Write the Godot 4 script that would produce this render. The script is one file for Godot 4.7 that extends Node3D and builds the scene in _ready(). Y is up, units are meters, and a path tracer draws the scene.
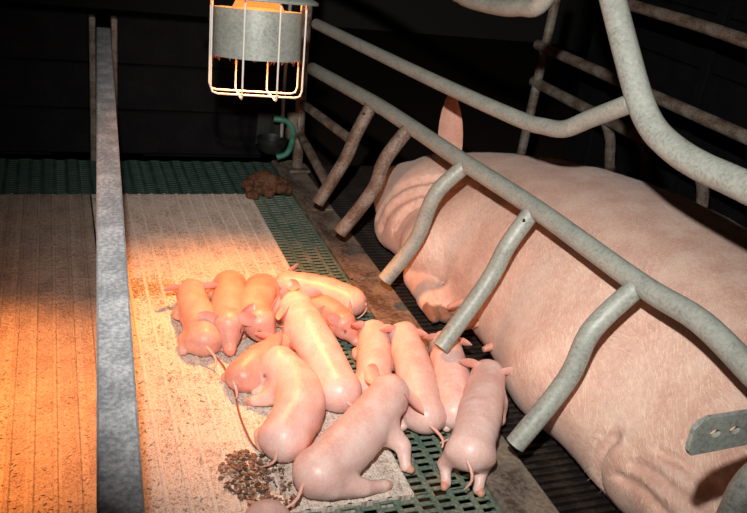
extends Node3D

# ------------------------------------------------------------------ helpers
var M := {}
var taken := {}
var rng := RandomNumberGenerator.new()


func numbered(called: String) -> String:
	var n: int = taken.get(called, 0)
	taken[called] = n + 1
	return called if n == 0 else "%s_%03d" % [called, n]


func thing(called: String, label: String, category: String, at := Vector3.ZERO, group := "") -> Node3D:
	var o := Node3D.new()
	o.name = numbered(called)
	add_child(o)
	o.position = at
	tag(o, label, category, group)
	return o


func tag(o: Node3D, label: String, category: String, group := "") -> void:
	o.set_meta("label", label)
	o.set_meta("category", category)
	if group:
		o.set_meta("group", group)


func place(called: String, mesh: Mesh, mat: Material, parent: Node3D = null) -> MeshInstance3D:
	var o := MeshInstance3D.new()
	o.mesh = mesh
	o.material_override = mat
	o.cast_shadow = GeometryInstance3D.SHADOW_CASTING_SETTING_ON
	if parent:
		o.name = called
		parent.add_child(o, true)
	else:
		o.name = numbered(called)
		add_child(o)
	return o


func structure(called: String, mesh: Mesh, mat: Material) -> MeshInstance3D:
	var o := place(called, mesh, mat)
	o.set_meta("kind", "structure")
	return o


class Shape:
	# collects vertices with smooth normals; front faces run clockwise
	var v := PackedVector3Array()
	var n := PackedVector3Array()
	var uv := PackedVector2Array()
	var col := PackedColorArray()
	var ix := PackedInt32Array()

	func quad(a: Vector3, b: Vector3, c: Vector3, d: Vector3, nn: Vector3) -> void:
		var s := v.size()
		for p in [a, b, c, d]:
			v.append(p)
			n.append(nn)
			uv.append(Vector2(p.x, p.z))
		if (b - a).cross(c - a).dot(nn) > 0.0:
			ix.append_array(PackedInt32Array([s, s + 2, s + 1, s, s + 3, s + 2]))
		else:
			ix.append_array(PackedInt32Array([s, s + 1, s + 2, s, s + 2, s + 3]))

	func box(c: Vector3, h: Vector3, t := Basis.IDENTITY, bev := 0.0) -> void:
		# h: half size; bev: chamfer
		var b := minf(bev, minf(h.x, minf(h.y, h.z)) * 0.9)
		var g := h - Vector3(b, b, b)
		for ax in 3:
			var a1 := (ax + 1) % 3
			var a2 := (ax + 2) % 3
			for s in [-1.0, 1.0]:
				var pts := []
				for q in [[-1, -1], [1, -1], [1, 1], [-1, 1]]:
					var p := Vector3.ZERO
					p[ax] = h[ax] * s
					p[a1] = g[a1] * q[0]
					p[a2] = g[a2] * q[1]
					pts.append(c + t * p)
				var nn := Vector3.ZERO
				nn[ax] = s
				quad(pts[0], pts[1], pts[2], pts[3], t * nn)
		if b > 0.0:
			for ax in 3:
				var a1 := (ax + 1) % 3
				var a2 := (ax + 2) % 3
				for s1 in [-1.0, 1.0]:
					for s2 in [-1.0, 1.0]:
						var pts := []
						for q in [-1.0, 1.0]:
							var p := Vector3.ZERO
							p[ax] = g[ax] * q
							p[a1] = h[a1] * s1
							p[a2] = g[a2] * s2
							var r := p
							r[a1] = g[a1] * s1
							r[a2] = h[a2] * s2
							pts.append(c + t * p)
							pts.append(c + t * r)
						var nn := Vector3.ZERO
						nn[a1] = s1
						nn[a2] = s2
						quad(pts[0], pts[1], pts[3], pts[2], (t * nn).normalized())

	func rings(list: Array, sides: int, closed_ends := true) -> void:
		# list of [centre, x axis * radius, y axis * radius]; axis runs along the list
		var s0 := v.size()
		var m := list.size()
		for i in m:
			var e: Array = list[i]
			var pr: Array = list[maxi(i - 1, 0)]
			var nx: Array = list[mini(i + 1, m - 1)]
			var dirv: Vector3 = nx[0] - pr[0]
			var dl := maxf(dirv.length(), 1e-6)
			var slope := ((nx[1] as Vector3).length() - (pr[1] as Vector3).length()) / dl
			for k in sides + 1:
				var a := TAU * k / sides
				var rad: Vector3 = e[1] * cos(a) + e[2] * sin(a)
				v.append(e[0] + rad)
				n.append((rad.normalized() - dirv / dl * slope).normalized())
				uv.append(Vector2(float(k) / sides, float(i) / m))
		var flip: bool = ((list[0][1] as Vector3).cross(list[0][2])).dot(list[1][0] - list[0][0]) > 0.0
		for i in m - 1:
			for k in sides:
				var a := s0 + i * (sides + 1) + k
				var b := a + sides + 1
				if flip:
					ix.append_array(PackedInt32Array([a, b, a + 1, a + 1, b, b + 1]))
				else:
					ix.append_array(PackedInt32Array([a, a + 1, b, a + 1, b + 1, b]))
		if closed_ends:
			cap(list[0], list[1][0], sides)
			cap(list[m - 1], list[m - 2][0], sides)

	func cap(e: Array, inner: Vector3, sides: int) -> void:
		var nn: Vector3 = (e[0] - inner).normalized()
		var s := v.size()
		v.append(e[0])
		n.append(nn)
		uv.append(Vector2.ZERO)
		for k in sides + 1:
			var a := TAU * k / sides
			v.append(e[0] + e[1] * cos(a) + e[2] * sin(a))
			n.append(nn)
			uv.append(Vector2.ZERO)
		var turn: bool = (e[1] as Vector3).cross(e[2]).dot(nn) > 0.0
		for k in sides:
			if turn:
				ix.append_array(PackedInt32Array([s, s + 2 + k, s + 1 + k]))
			else:
				ix.append_array(PackedInt32Array([s, s + 1 + k, s + 2 + k]))

	func tube(pts: Array, r0: float, sides := 14, r1 := -1.0, hollow := false) -> void:
		if r1 < 0.0:
			r1 = r0
		var m := pts.size()
		var up := Vector3(0.31, 0.87, 0.23)
		var list := []
		for i in m:
			var d: Vector3 = (pts[mini(i + 1, m - 1)] - pts[maxi(i - 1, 0)]).normalized()
			var x := (up - d * up.dot(d)).normalized()
			up = x
			var y := d.cross(x)
			var r := lerpf(r0, r1, float(i) / (m - 1))
			list.append([pts[i], x * r, y * r])
		rings(list, sides, not hollow)
		if hollow:
			cap(list[0], list[1][0], sides)
			var e: Array = list[m - 1]
			var d: Vector3 = (pts[m - 1] - pts[m - 2]).normalized()
			var k := 1.0 - 0.0045 / r1
			# rim, bore and bottom of the open pipe end
			for j in sides:
				var a := TAU * j / sides
				var b := TAU * (j + 1) / sides
				var pa: Vector3 = e[1] * cos(a) + e[2] * sin(a)
				var pb: Vector3 = e[1] * cos(b) + e[2] * sin(b)
				quad(e[0] + pa, e[0] + pb, e[0] + pb * k, e[0] + pa * k, d)
				quad(e[0] + pa * k, e[0] + pb * k, e[0] + pb * k - d * 0.03, e[0] + pa * k - d * 0.03, -(pa + pb).normalized())
			cap([e[0] - d * 0.03, e[1] * k, e[2] * k], e[0] - d * 0.06, sides)

	func lathe(prof: Array, sides := 32, c := Vector3.ZERO) -> void:
		# prof: Vector2(radius, y)
		var s0 := v.size()
		var m := prof.size()
		for i in m:
			var d: Vector2 = (prof[mini(i + 1, m - 1)] - prof[maxi(i - 1, 0)]).normalized()
			for k in sides + 1:
				var a := TAU * k / sides
				v.append(c + Vector3(prof[i].x * cos(a), prof[i].y, prof[i].x * sin(a)))
				n.append(Vector3(d.y * cos(a), -d.x, d.y * sin(a)).normalized())
				uv.append(Vector2(float(k) / sides, float(i) / m))
		for i in m - 1:
			for k in sides:
				var a := s0 + i * (sides + 1) + k
				var b := a + sides + 1
				ix.append_array(PackedInt32Array([a, a + 1, b, a + 1, b + 1, b]))

	func mesh() -> ArrayMesh:
		var a := []
		a.resize(Mesh.ARRAY_MAX)
		a[Mesh.ARRAY_VERTEX] = v
		a[Mesh.ARRAY_NORMAL] = n
		if uv.size() == v.size():
			a[Mesh.ARRAY_TEX_UV] = uv
		if col.size() == v.size():
			a[Mesh.ARRAY_COLOR] = col
		a[Mesh.ARRAY_INDEX] = ix
		var me := ArrayMesh.new()
		me.add_surface_from_arrays(Mesh.PRIMITIVE_TRIANGLES, a)
		return me


class Field:
	# a distance field on a grid: tapered capsules joined by a smooth minimum, meshed as surface nets
	var o: Vector3
	var c: float
	var nx: int
	var ny: int
	var nz: int
	var d := PackedFloat32Array()

	func _init(lo: Vector3, hi: Vector3, cell: float) -> void:
		o = lo
		c = cell
		nx = int(ceil((hi.x - lo.x) / cell)) + 1
		ny = int(ceil((hi.y - lo.y) / cell)) + 1
		nz = int(ceil((hi.z - lo.z) / cell)) + 1
		d.resize(nx * ny * nz)
		d.fill(1.0)

	func bone(a: Vector3, b: Vector3, ra: float, rb: float, k: float, flat := 1.0, cut := false) -> void:
		var rm := maxf(ra, rb) + k + c * 2.0
		var lo := (a.min(b) - Vector3(rm, rm, rm) - o) / c
		var hi := (a.max(b) + Vector3(rm, rm, rm) - o) / c
		var x0 := clampi(int(lo.x), 0, nx - 1)
		var x1 := clampi(int(hi.x) + 1, 0, nx - 1)
		var y0 := clampi(int(lo.y), 0, ny - 1)
		var y1 := clampi(int(hi.y) + 1, 0, ny - 1)
		var z0 := clampi(int(lo.z), 0, nz - 1)
		var z1 := clampi(int(hi.z) + 1, 0, nz - 1)
		var ba := b - a
		var l2 := maxf(ba.length_squared(), 1e-9)
		var dr := rb - ra
		for z in range(z0, z1 + 1):
			for y in range(y0, y1 + 1):
				var i := (z * ny + y) * nx + x0
				var p := o + Vector3(x0, y, z) * c - a
				for x in range(x0, x1 + 1):
					var t := clampf(p.dot(ba) / l2, 0.0, 1.0)
					var q := p - ba * t
					q.y /= flat
					var e := q.length() - ra - dr * t
					if flat < 1.0:
						e *= lerpf(1.0, flat, absf(q.y) / maxf(q.length(), 1e-5))
					var g := d[i]
					if cut:
						e = -e
						var h := maxf(k - absf(g - e), 0.0) / k
						d[i] = maxf(g, e) + h * h * k * 0.25
					else:
						var h := maxf(k - absf(g - e), 0.0) / k
						d[i] = minf(g, e) - h * h * k * 0.25
					i += 1
					p.x += c

	func chain(pts: Array, radii: Array, flats := []) -> void:
		# a body's trunk: one limb with a changing radius, without swellings at its joints
		for i in pts.size() - 1:
			bone(pts[i], pts[i + 1], radii[i], radii[i + 1], 0.002 if i else 0.01, flats[i] if flats.size() else 1.0)

	func hit(p: Vector3, way: Vector3) -> Vector3:
		# first point of the surface met from p along way
		for i in 160:
			var q := (p - o) / c
			var x := int(round(q.x))
			var y := int(round(q.y))
			var z := int(round(q.z))
			if x >= 0 and y >= 0 and z >= 0 and x < nx and y < ny and z < nz and d[(z * ny + y) * nx + x] < 0.0:
				break
			p += way * c * 0.5
		return p

	func floor_cut(y: float) -> void:
		# bodies rest on the floor: nothing reaches below it
		for zz in nz:
			for yy in ny:
				var e := y - (o.y + yy * c)
				if e < -c * 3.0:
					break
				var i := (zz * ny + yy) * nx
				for xx in nx:
					if d[i] < e:
						d[i] = e
					i += 1

	func net(s: Shape) -> void:
		var id := PackedInt32Array()
		id.resize(d.size())
		id.fill(-1)
		var sxy := nx * ny
		var off := [0, 1, nx, nx + 1, sxy, sxy + 1, sxy + nx, sxy + nx + 1]
		var lim := c * 2.0
		for z in nz - 1:
			for y in ny - 1:
				var i := (z * ny + y) * nx - 1
				for x in nx - 1:
					i += 1
					var g := d[i]
					if g > lim or g < -lim:
						continue
					var f0 := g
					var f1 := d[i + 1]
					var f2 := d[i + nx]
					var f3 := d[i + nx + 1]
					var f4 := d[i + sxy]
					var f5 := d[i + sxy + 1]
					var f6 := d[i + sxy + nx]
					var f7 := d[i + sxy + nx + 1]
					var inside := int(f0 < 0) + int(f1 < 0) + int(f2 < 0) + int(f3 < 0) + int(f4 < 0) + int(f5 < 0) + int(f6 < 0) + int(f7 < 0)
					if inside == 0 or inside == 8:
						continue
					var acc := Vector3.ZERO
					var cnt := 0
					if (f0 < 0) != (f1 < 0):
						acc += Vector3(f0 / (f0 - f1), 0, 0); cnt += 1
					if (f2 < 0) != (f3 < 0):
						acc += Vector3(f2 / (f2 - f3), 1, 0); cnt += 1
					if (f4 < 0) != (f5 < 0):
						acc += Vector3(f4 / (f4 - f5), 0, 1); cnt += 1
					if (f6 < 0) != (f7 < 0):
						acc += Vector3(f6 / (f6 - f7), 1, 1); cnt += 1
					if (f0 < 0) != (f2 < 0):
						acc += Vector3(0, f0 / (f0 - f2), 0); cnt += 1
					if (f1 < 0) != (f3 < 0):
						acc += Vector3(1, f1 / (f1 - f3), 0); cnt += 1
					if (f4 < 0) != (f6 < 0):
						acc += Vector3(0, f4 / (f4 - f6), 1); cnt += 1
					if (f5 < 0) != (f7 < 0):
						acc += Vector3(1, f5 / (f5 - f7), 1); cnt += 1
					if (f0 < 0) != (f4 < 0):
						acc += Vector3(0, 0, f0 / (f0 - f4)); cnt += 1
					if (f1 < 0) != (f5 < 0):
						acc += Vector3(1, 0, f1 / (f1 - f5)); cnt += 1
					if (f2 < 0) != (f6 < 0):
						acc += Vector3(0, 1, f2 / (f2 - f6)); cnt += 1
					if (f3 < 0) != (f7 < 0):
						acc += Vector3(1, 1, f3 / (f3 - f7)); cnt += 1
					acc /= cnt
					var grad := Vector3(f1 + f3 + f5 + f7 - f0 - f2 - f4 - f6, f2 + f3 + f6 + f7 - f0 - f1 - f4 - f5, f4 + f5 + f6 + f7 - f0 - f1 - f2 - f3)
					id[i] = s.v.size()
					s.v.append(o + (Vector3(x, y, z) + acc) * c)
					s.n.append(grad.normalized())
		for z in range(1, nz - 1):
			for y in range(1, ny - 1):
				var i := (z * ny + y) * nx
				for x in range(1, nx - 1):
					var j := i + x
					var g := d[j]
					if g > lim or g < -lim:
						continue
					var inn := g < 0.0
					if inn != (d[j + 1] < 0.0):
						face(s, id[j - nx - sxy], id[j - sxy], id[j], id[j - nx], inn)
					if inn != (d[j + nx] < 0.0):
						face(s, id[j - 1 - sxy], id[j - 1], id[j], id[j - sxy], inn)
					if inn != (d[j + sxy] < 0.0):
						face(s, id[j - 1 - nx], id[j - nx], id[j], id[j - 1], inn)

	func face(s: Shape, a: int, b: int, e: int, f: int, inn: bool) -> void:
		if a < 0 or b < 0 or e < 0 or f < 0:
			return
		if inn:
			s.ix.append_array(PackedInt32Array([a, e, b, a, f, e]))
		else:
			s.ix.append_array(PackedInt32Array([a, b, e, a, e, f]))


func smooth(pts: Array, steps := 6) -> Array:
	# Catmull-Rom through the points
	var out := []
	var m := pts.size()
	for i in m - 1:
		var p0: Vector3 = pts[maxi(i - 1, 0)]
		var p1: Vector3 = pts[i]
		var p2: Vector3 = pts[i + 1]
		var p3: Vector3 = pts[mini(i + 2, m - 1)]
		for k in steps:
			out.append(p1.cubic_interpolate(p2, p0, p3, float(k) / steps))
	out.append(pts[m - 1])
	return out


func tube_mesh(pts: Array, r: float, sides := 14, r1 := -1.0, hollow := false) -> ArrayMesh:
	var s := Shape.new()
	s.tube(pts, r, sides, r1, hollow)
	return s.mesh()


func box_mesh(c: Vector3, size: Vector3, bev := 0.0) -> ArrayMesh:
	var s := Shape.new()
	s.box(c, size * 0.5, Basis.IDENTITY, bev)
	return s.mesh()


# ------------------------------------------------------------------ procedural textures
func noise_image(size: int, freq: float, seed_: int, kind := FastNoiseLite.TYPE_SIMPLEX_SMOOTH, oct := 4) -> PackedByteArray:
	var f := FastNoiseLite.new()
	f.noise_type = kind
	f.frequency = freq
	f.seed = seed_
	f.fractal_octaves = oct
	return f.get_seamless_image(size, size).get_data()


func ramp_texture(size: int, parts: Array, weights: Array, stops: Array, colours: Array) -> ImageTexture:
	var g := Gradient.new()
	g.offsets = PackedFloat32Array(stops)
	g.colors = PackedColorArray(colours)
	var lut := PackedByteArray()
	for i in 256:
		var q := g.sample(i / 255.0)
		lut.append_array(PackedByteArray([int(q.r * 255), int(q.g * 255), int(q.b * 255)]))
	var out := PackedByteArray()
	out.resize(size * size * 3)
	for i in size * size:
		var t := 0.0
		for k in parts.size():
			t += parts[k][i] * weights[k]
		var q := clampi(int(t), 0, 255) * 3
		out[i * 3] = lut[q]
		out[i * 3 + 1] = lut[q + 1]
		out[i * 3 + 2] = lut[q + 2]
	return ImageTexture.create_from_image(Image.create_from_data(size, size, false, Image.FORMAT_RGB8, out))


func grey_texture(size: int, data: PackedByteArray) -> ImageTexture:
	return ImageTexture.create_from_image(Image.create_from_data(size, size, false, Image.FORMAT_L8, data))


func mat_of(called: String, colour: Color, rough: float, tex: Texture2D = null, scale := 1.0, metal := 0.0, bump: Texture2D = null, depth := 0.0) -> StandardMaterial3D:
	var m := StandardMaterial3D.new()
	m.resource_name = called
	m.albedo_color = colour
	m.roughness = rough
	m.metallic = metal
	if tex:
		m.albedo_texture = tex
	if tex or bump:
		m.uv1_triplanar = true
		m.uv1_world_triplanar = true
		m.uv1_scale = Vector3.ONE * scale
	if bump:
		m.heightmap_enabled = true
		m.heightmap_texture = bump
		m.heightmap_scale = depth
	M[called] = m
	return m


func make_materials() -> void:
	var a := noise_image(512, 0.006, 1)
	var b := noise_image(512, 0.05, 2)
	var fine := noise_image(512, 0.16, 3, FastNoiseLite.TYPE_SIMPLEX, 2)
	var cells := noise_image(512, 0.03, 4, FastNoiseLite.TYPE_CELLULAR, 2)
	var fine_t := grey_texture(512, fine)
	var b_t := grey_texture(512, b)
	# zinc: mottled spangle with pale oxide and darker dirt
	var zinc := ramp_texture(512, [a, b, cells, fine], [0.2, 0.4, 0.15, 0.25], [0.0, 0.32, 0.44, 0.56, 0.7, 1.0], [Color(0.36, 0.34, 0.30), Color(0.55, 0.55, 0.52), Color(0.65, 0.66, 0.63), Color(0.70, 0.71, 0.67), Color(0.76, 0.76, 0.71), Color(0.84, 0.83, 0.78)])
	mat_of("zinc", Color(0.94, 0.95, 0.95), 0.5, zinc, 4.0, 0.1, fine_t, 0.03)
	var rusty := ramp_texture(512, [a, b, fine], [0.4, 0.4, 0.2], [0.0, 0.36, 0.46, 0.56, 0.7, 1.0], [Color(0.28, 0.2, 0.15), Color(0.38, 0.29, 0.23), Color(0.48, 0.42, 0.37), Color(0.55, 0.52, 0.48), Color(0.62, 0.6, 0.56), Color(0.7, 0.68, 0.62)])
	mat_of("zinc_stained", Color.WHITE, 0.6, rusty, 4.0, 0.15, fine_t, 0.05)
	mat_of("lamp_zinc", Color(0.82, 0.84, 0.85), 0.5, zinc, 4.0, 0.1)
	mat_of("dark_steel", Color(0.85, 0.84, 0.82), 0.6, rusty, 5.0, 0.1)
	mat_of("hole_shade", Color(0.02, 0.018, 0.015), 0.9)  # near-black, paints the dark inside of the pipe holes
	var iron := ramp_texture(512, [a, b], [0.5, 0.5], [0.0, 0.4, 0.6, 1.0], [Color(0.05, 0.04, 0.035), Color(0.12, 0.1, 0.085), Color(0.2, 0.165, 0.14), Color(0.34, 0.3, 0.26)])
	mat_of("iron", Color.WHITE, 0.6, iron, 3.0, 0.2)
	var black := ramp_texture(512, [a, b, fine], [0.4, 0.4, 0.2], [0.0, 0.5, 0.75, 1.0], [Color(0.07, 0.07, 0.075), Color(0.09, 0.09, 0.095), Color(0.115, 0.115, 0.12), Color(0.16, 0.155, 0.15)])
	mat_of("black_plastic", Color.WHITE, 0.85, black, 2.0)
	M.black_plastic.metallic_specular = 0.2
	mat_of("pit", Color(0.24, 0.19, 0.14), 0.8)
	mat_of("shed", Color(0.38, 0.37, 0.36), 0.9)
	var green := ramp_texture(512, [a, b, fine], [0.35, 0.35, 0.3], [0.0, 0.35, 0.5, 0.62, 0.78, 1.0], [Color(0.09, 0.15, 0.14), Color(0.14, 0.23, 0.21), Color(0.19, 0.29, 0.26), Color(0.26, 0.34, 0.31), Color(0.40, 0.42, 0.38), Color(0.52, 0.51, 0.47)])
	mat_of("green_plastic", Color.WHITE, 0.6, green, 3.5)  # darker copy for the back panels, weak flash there put into the colour
	# trodden part of the same floor, with dried dirt on the bars
	var trodden := ramp_texture(512, [a, b, fine], [0.3, 0.4, 0.3], [0.0, 0.32, 0.46, 0.56, 0.7, 1.0], [Color(0.18, 0.27, 0.24), Color(0.27, 0.38, 0.33), Color(0.36, 0.46, 0.41), Color(0.48, 0.50, 0.44), Color(0.60, 0.56, 0.49), Color(0.68, 0.63, 0.56)])
	mat_of("green_trodden", Color.WHITE, 0.55, trodden, 3.5)
	mat_of("drinker_green", Color(0.24, 0.50, 0.42), 0.5)
	mat_of("bowl_dark", Color(0.13, 0.15, 0.14), 0.5)
	var kerb := ramp_texture(512, [a, b, fine], [0.5, 0.35, 0.15], [0.0, 0.34, 0.46, 0.58, 0.72, 1.0], [Color(0.22, 0.17, 0.14), Color(0.31, 0.25, 0.21), Color(0.41, 0.36, 0.32), Color(0.47, 0.43, 0.39), Color(0.54, 0.48, 0.40), Color(0.62, 0.58, 0.53)])
	mat_of("kerb", Color.WHITE, 0.75, kerb, 2.2, 0.0, b_t, 0.25)
	var pvc := ramp_texture(512, [a, b, fine], [0.35, 0.45, 0.2], [0.0, 0.38, 0.5, 0.6, 0.72, 1.0], [Color(0.5, 0.51, 0.53), Color(0.62, 0.63, 0.65), Color(0.72, 0.73, 0.75), Color(0.80, 0.81, 0.82), Color(0.88, 0.88, 0.88), Color(0.94, 0.94, 0.93)])
	mat_of("divider_top", Color(1, 1, 1), 0.55, pvc, 4.0, 0.0, fine_t, 0.05)
	mat_of("white_enamel", Color(0.9, 0.87, 0.82), 0.4)
	mat_of("wire", Color(0.80, 0.78, 0.75), 0.45)
	var dung := ramp_texture(512, [b, fine], [0.6, 0.4], [0.0, 0.4, 0.6, 1.0], [Color(0.16, 0.09, 0.05), Color(0.3, 0.18, 0.11), Color(0.44, 0.29, 0.19), Color(0.6, 0.46, 0.34)])
	mat_of("dung", Color.WHITE, 0.75, dung, 4.0, 0.0, b_t, 0.3)
	var straw := mat_of("straw", Color.WHITE, 0.8)
	straw.vertex_color_use_as_albedo = true
	mat_of("cord", Color(0.55, 0.3, 0.2), 0.5)
	# skin
	var skin := ramp_texture(512, [a, b, fine], [0.45, 0.35, 0.2], [0.0, 0.35, 0.5, 0.65, 1.0], [Color(0.82, 0.61, 0.57), Color(0.88, 0.70, 0.66), Color(0.91, 0.76, 0.72), Color(0.94, 0.81, 0.78), Color(0.96, 0.88, 0.85)])
	var pk := mat_of("piglet_skin", Color.WHITE, 0.4, skin, 5.0, 0.0, b_t, 0.04)
	pk.vertex_color_use_as_albedo = true
	pk.subsurf_scatter_enabled = true
	pk.subsurf_scatter_strength = 0.12
	var hide := ramp_texture(512, [a, b, fine], [0.45, 0.3, 0.25], [0.0, 0.35, 0.5, 0.65, 1.0], [Color(0.76, 0.56, 0.49), Color(0.83, 0.65, 0.58), Color(0.88, 0.72, 0.65), Color(0.91, 0.78, 0.71), Color(0.94, 0.84, 0.78)])
	var sk := mat_of("sow_skin", Color.WHITE, 0.6, hide, 2.6, 0.0, fine_t, 0.1)
	sk.vertex_color_use_as_albedo = true
	sk.rim_enabled = true
	sk.rim = 0.35
	sk.rim_tint = 0.3
	mat_of("bristle", Color(0.97, 0.90, 0.82), 0.45)
	# glow of the heat bulb
	var g := mat_of("bulb_glow", Color(0.9, 0.5, 0.25), 0.3)
	g.emission_enabled = true
	g.emission = Color(1.0, 0.60, 0.31)
	g.emission_energy_multiplier = 0.8


func mat_surface(seed_: int, brown: float) -> StandardMaterial3D:
	# dusty plastic creep mat: u across, v along, drying powder trodden in, darker where it has rubbed off
	var w := 384
	var h := 1024
	var f1 := FastNoiseLite.new(); f1.seed = seed_; f1.frequency = 0.012; f1.fractal_octaves = 4
	var f2 := FastNoiseLite.new(); f2.seed = seed_ + 1; f2.frequency = 0.09; f2.fractal_octaves = 3
	var f3 := FastNoiseLite.new(); f3.seed = seed_ + 2; f3.frequency = 0.3; f3.fractal_octaves = 2
	var a := f1.get_image(w, h).get_data()
	var b := f2.get_image(w, h).get_data()
	var c := f3.get_image(w, h).get_data()
	var out := PackedByteArray()
	out.resize(w * h * 3)
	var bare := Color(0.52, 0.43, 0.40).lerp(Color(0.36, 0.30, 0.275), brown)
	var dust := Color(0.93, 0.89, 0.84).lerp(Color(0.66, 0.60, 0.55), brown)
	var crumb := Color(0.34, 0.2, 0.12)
	var i := 0
	for y in h:
		for x in w:
			var n1 := a[i] / 255.0
			var n2 := b[i] / 255.0
			var n3 := c[i] / 255.0
			# trodden powder, thicker on the ribs
			var thick := 0.37
			if absf(fposmod(x - 21.0, 29.6) - 14.8) > 10.8:
				thick -= 0.10
			var t := smoothstep(thick - 0.2, thick + 0.18, n1 * 0.2 + n2 * 0.35 + n3 * 0.45)
			var q := bare.lerp(dust, t)
			if n3 * 0.6 + n2 * 0.4 > 0.70 - brown * 0.06:
				q = q.lerp(crumb, 0.55)
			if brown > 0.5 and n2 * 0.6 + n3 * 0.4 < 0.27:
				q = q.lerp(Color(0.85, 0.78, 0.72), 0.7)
			out[i * 3] = int(q.r * 255)
			out[i * 3 + 1] = int(q.g * 255)
			out[i * 3 + 2] = int(q.b * 255)
			i += 1
	var m := StandardMaterial3D.new()
	m.albedo_texture = ImageTexture.create_from_image(Image.create_from_data(w, h, false, Image.FORMAT_RGB8, out))
	m.roughness = 0.75
	m.heightmap_enabled = true
	m.heightmap_texture = ImageTexture.create_from_image(Image.create_from_data(w, h, false, Image.FORMAT_L8, b))
	m.heightmap_scale = 0.25
	return m


# ------------------------------------------------------------------ floor
func creep_mat(called: String, label: String, x0: float, x1: float, z0: float, z1: float, mat: Material) -> void:
	# a ribbed plate: low ribs run along it
	var s := Shape.new()
	var top := 0.006
	var prof := [Vector2(x0, -0.02), Vector2(x0, top)]
	var x := x0 + 0.03
	while x < x1 - 0.02:
		prof.append_array([Vector2(x - 0.006, top), Vector2(x - 0.003, top + 0.0028), Vector2(x + 0.003, top + 0.0028), Vector2(x + 0.006, top)])
		x += 0.042
	prof.append_array([Vector2(x1, top), Vector2(x1, -0.02)])
	for i in prof.size() - 1:
		var p: Vector2 = prof[i]
		var q: Vector2 = prof[i + 1]
		var nn := Vector3(-(q.y - p.y), q.x - p.x, 0).normalized()
		var k := s.uv.size()
		s.quad(Vector3(p.x, p.y, z0), Vector3(q.x, q.y, z0), Vector3(q.x, q.y, z1), Vector3(p.x, p.y, z1), nn)
		for j in 4:
			var vv := s.v[k + j]
			s.uv[k + j] = Vector2((vv.x - x0) / (x1 - x0), (vv.z - z0) / (z1 - z0))
	s.quad(Vector3(x0, -0.02, z1), Vector3(x1, -0.02, z1), Vector3(x1, top, z1), Vector3(x0, top, z1), Vector3.BACK)
	s.quad(Vector3(x0, -0.02, z0), Vector3(x1, -0.02, z0), Vector3(x1, top, z0), Vector3(x0, top, z0), Vector3.FORWARD)
	var o := place(called, s.mesh(), mat)
	tag(o, label, "mat")


func slat_panel(parent: Node3D, x0: float, x1: float, z0: float, z1: float, mat: Material) -> void:
	# plastic slatted panel: lengthwise ribs, short cross bars, staggered slots between them
	var s := Shape.new()
	var px := 0.04
	var pz := 0.021
	var cols := int(round((x1 - x0) / px))
	px = (x1 - x0) / cols
	for i in cols + 1:
		s.box(Vector3(x0 + i * px, -0.0035, (z0 + z1) * 0.5), Vector3(0.0062, 0.0035, (z1 - z0) * 0.5), Basis.IDENTITY, 0.0015)
	for i in cols:
		var z := z0 + (pz * 0.5 if i % 2 else 0.0)
		while z < z1:
			s.box(Vector3(x0 + (i + 0.5) * px, -0.003, z), Vector3(px * 0.5 - 0.005, 0.0025, 0.0048), Basis.IDENTITY, 0.0012)
			z += pz
	var o := place("slatted_panel", s.mesh(), mat, parent)
	o.set_meta("kind", "stuff")


func build_floor() -> void:
	var fl := Node3D.new()
	fl.name = "floor"
	fl.set_meta("kind", "structure")
	add_child(fl)
	place("pit_bottom", box_mesh(Vector3(1.5, -0.55, -3.8), Vector3(9.2, 0.1, 10.6)), M.pit, fl)
	slat_panel(fl, 0.64, 0.80, -2.67, -1.09, M.green_trodden)
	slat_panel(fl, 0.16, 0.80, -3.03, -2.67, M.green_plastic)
	slat_panel(fl, 0.08, 0.80, -1.09, -0.45, M.green_trodden)
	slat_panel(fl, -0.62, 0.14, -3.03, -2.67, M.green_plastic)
	# cast slats under the sow, each bar a piece of its own
	var bar := box_mesh(Vector3.ZERO, Vector3(1.02, 0.025, 0.012), 0.002)
	var z := -3.0
	while z < -0.3:
		var o := place("iron_slat", bar, M.iron, fl)
		o.position = Vector3(1.425, -0.014, z)
		z += 0.0215
	# bearer strip between the piglets' and the sow's floor
	var s := Shape.new()
	var zz := -3.02
	while zz < -0.42:
		var l := 0.52
		s.box(Vector3(0.857, -0.01, zz + l * 0.5), Vector3(0.056, 0.025, l * 0.5 - 0.001), Basis.IDENTITY, 0.006)
		zz += l
	place("bearer_strip", s.mesh(), M.kerb, fl)
	creep_mat("creep_mat", "pale dusty ribbed creep mat the piglets lie on", 0.095, 0.64, -2.67, -1.09, mat_surface(11, 0.15))
	creep_mat("creep_mat", "brownish dusty ribbed creep mat in the empty neighbouring pen", -0.56, 0.09, -2.67, -1.02, mat_surface(31, 1.0))


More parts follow.
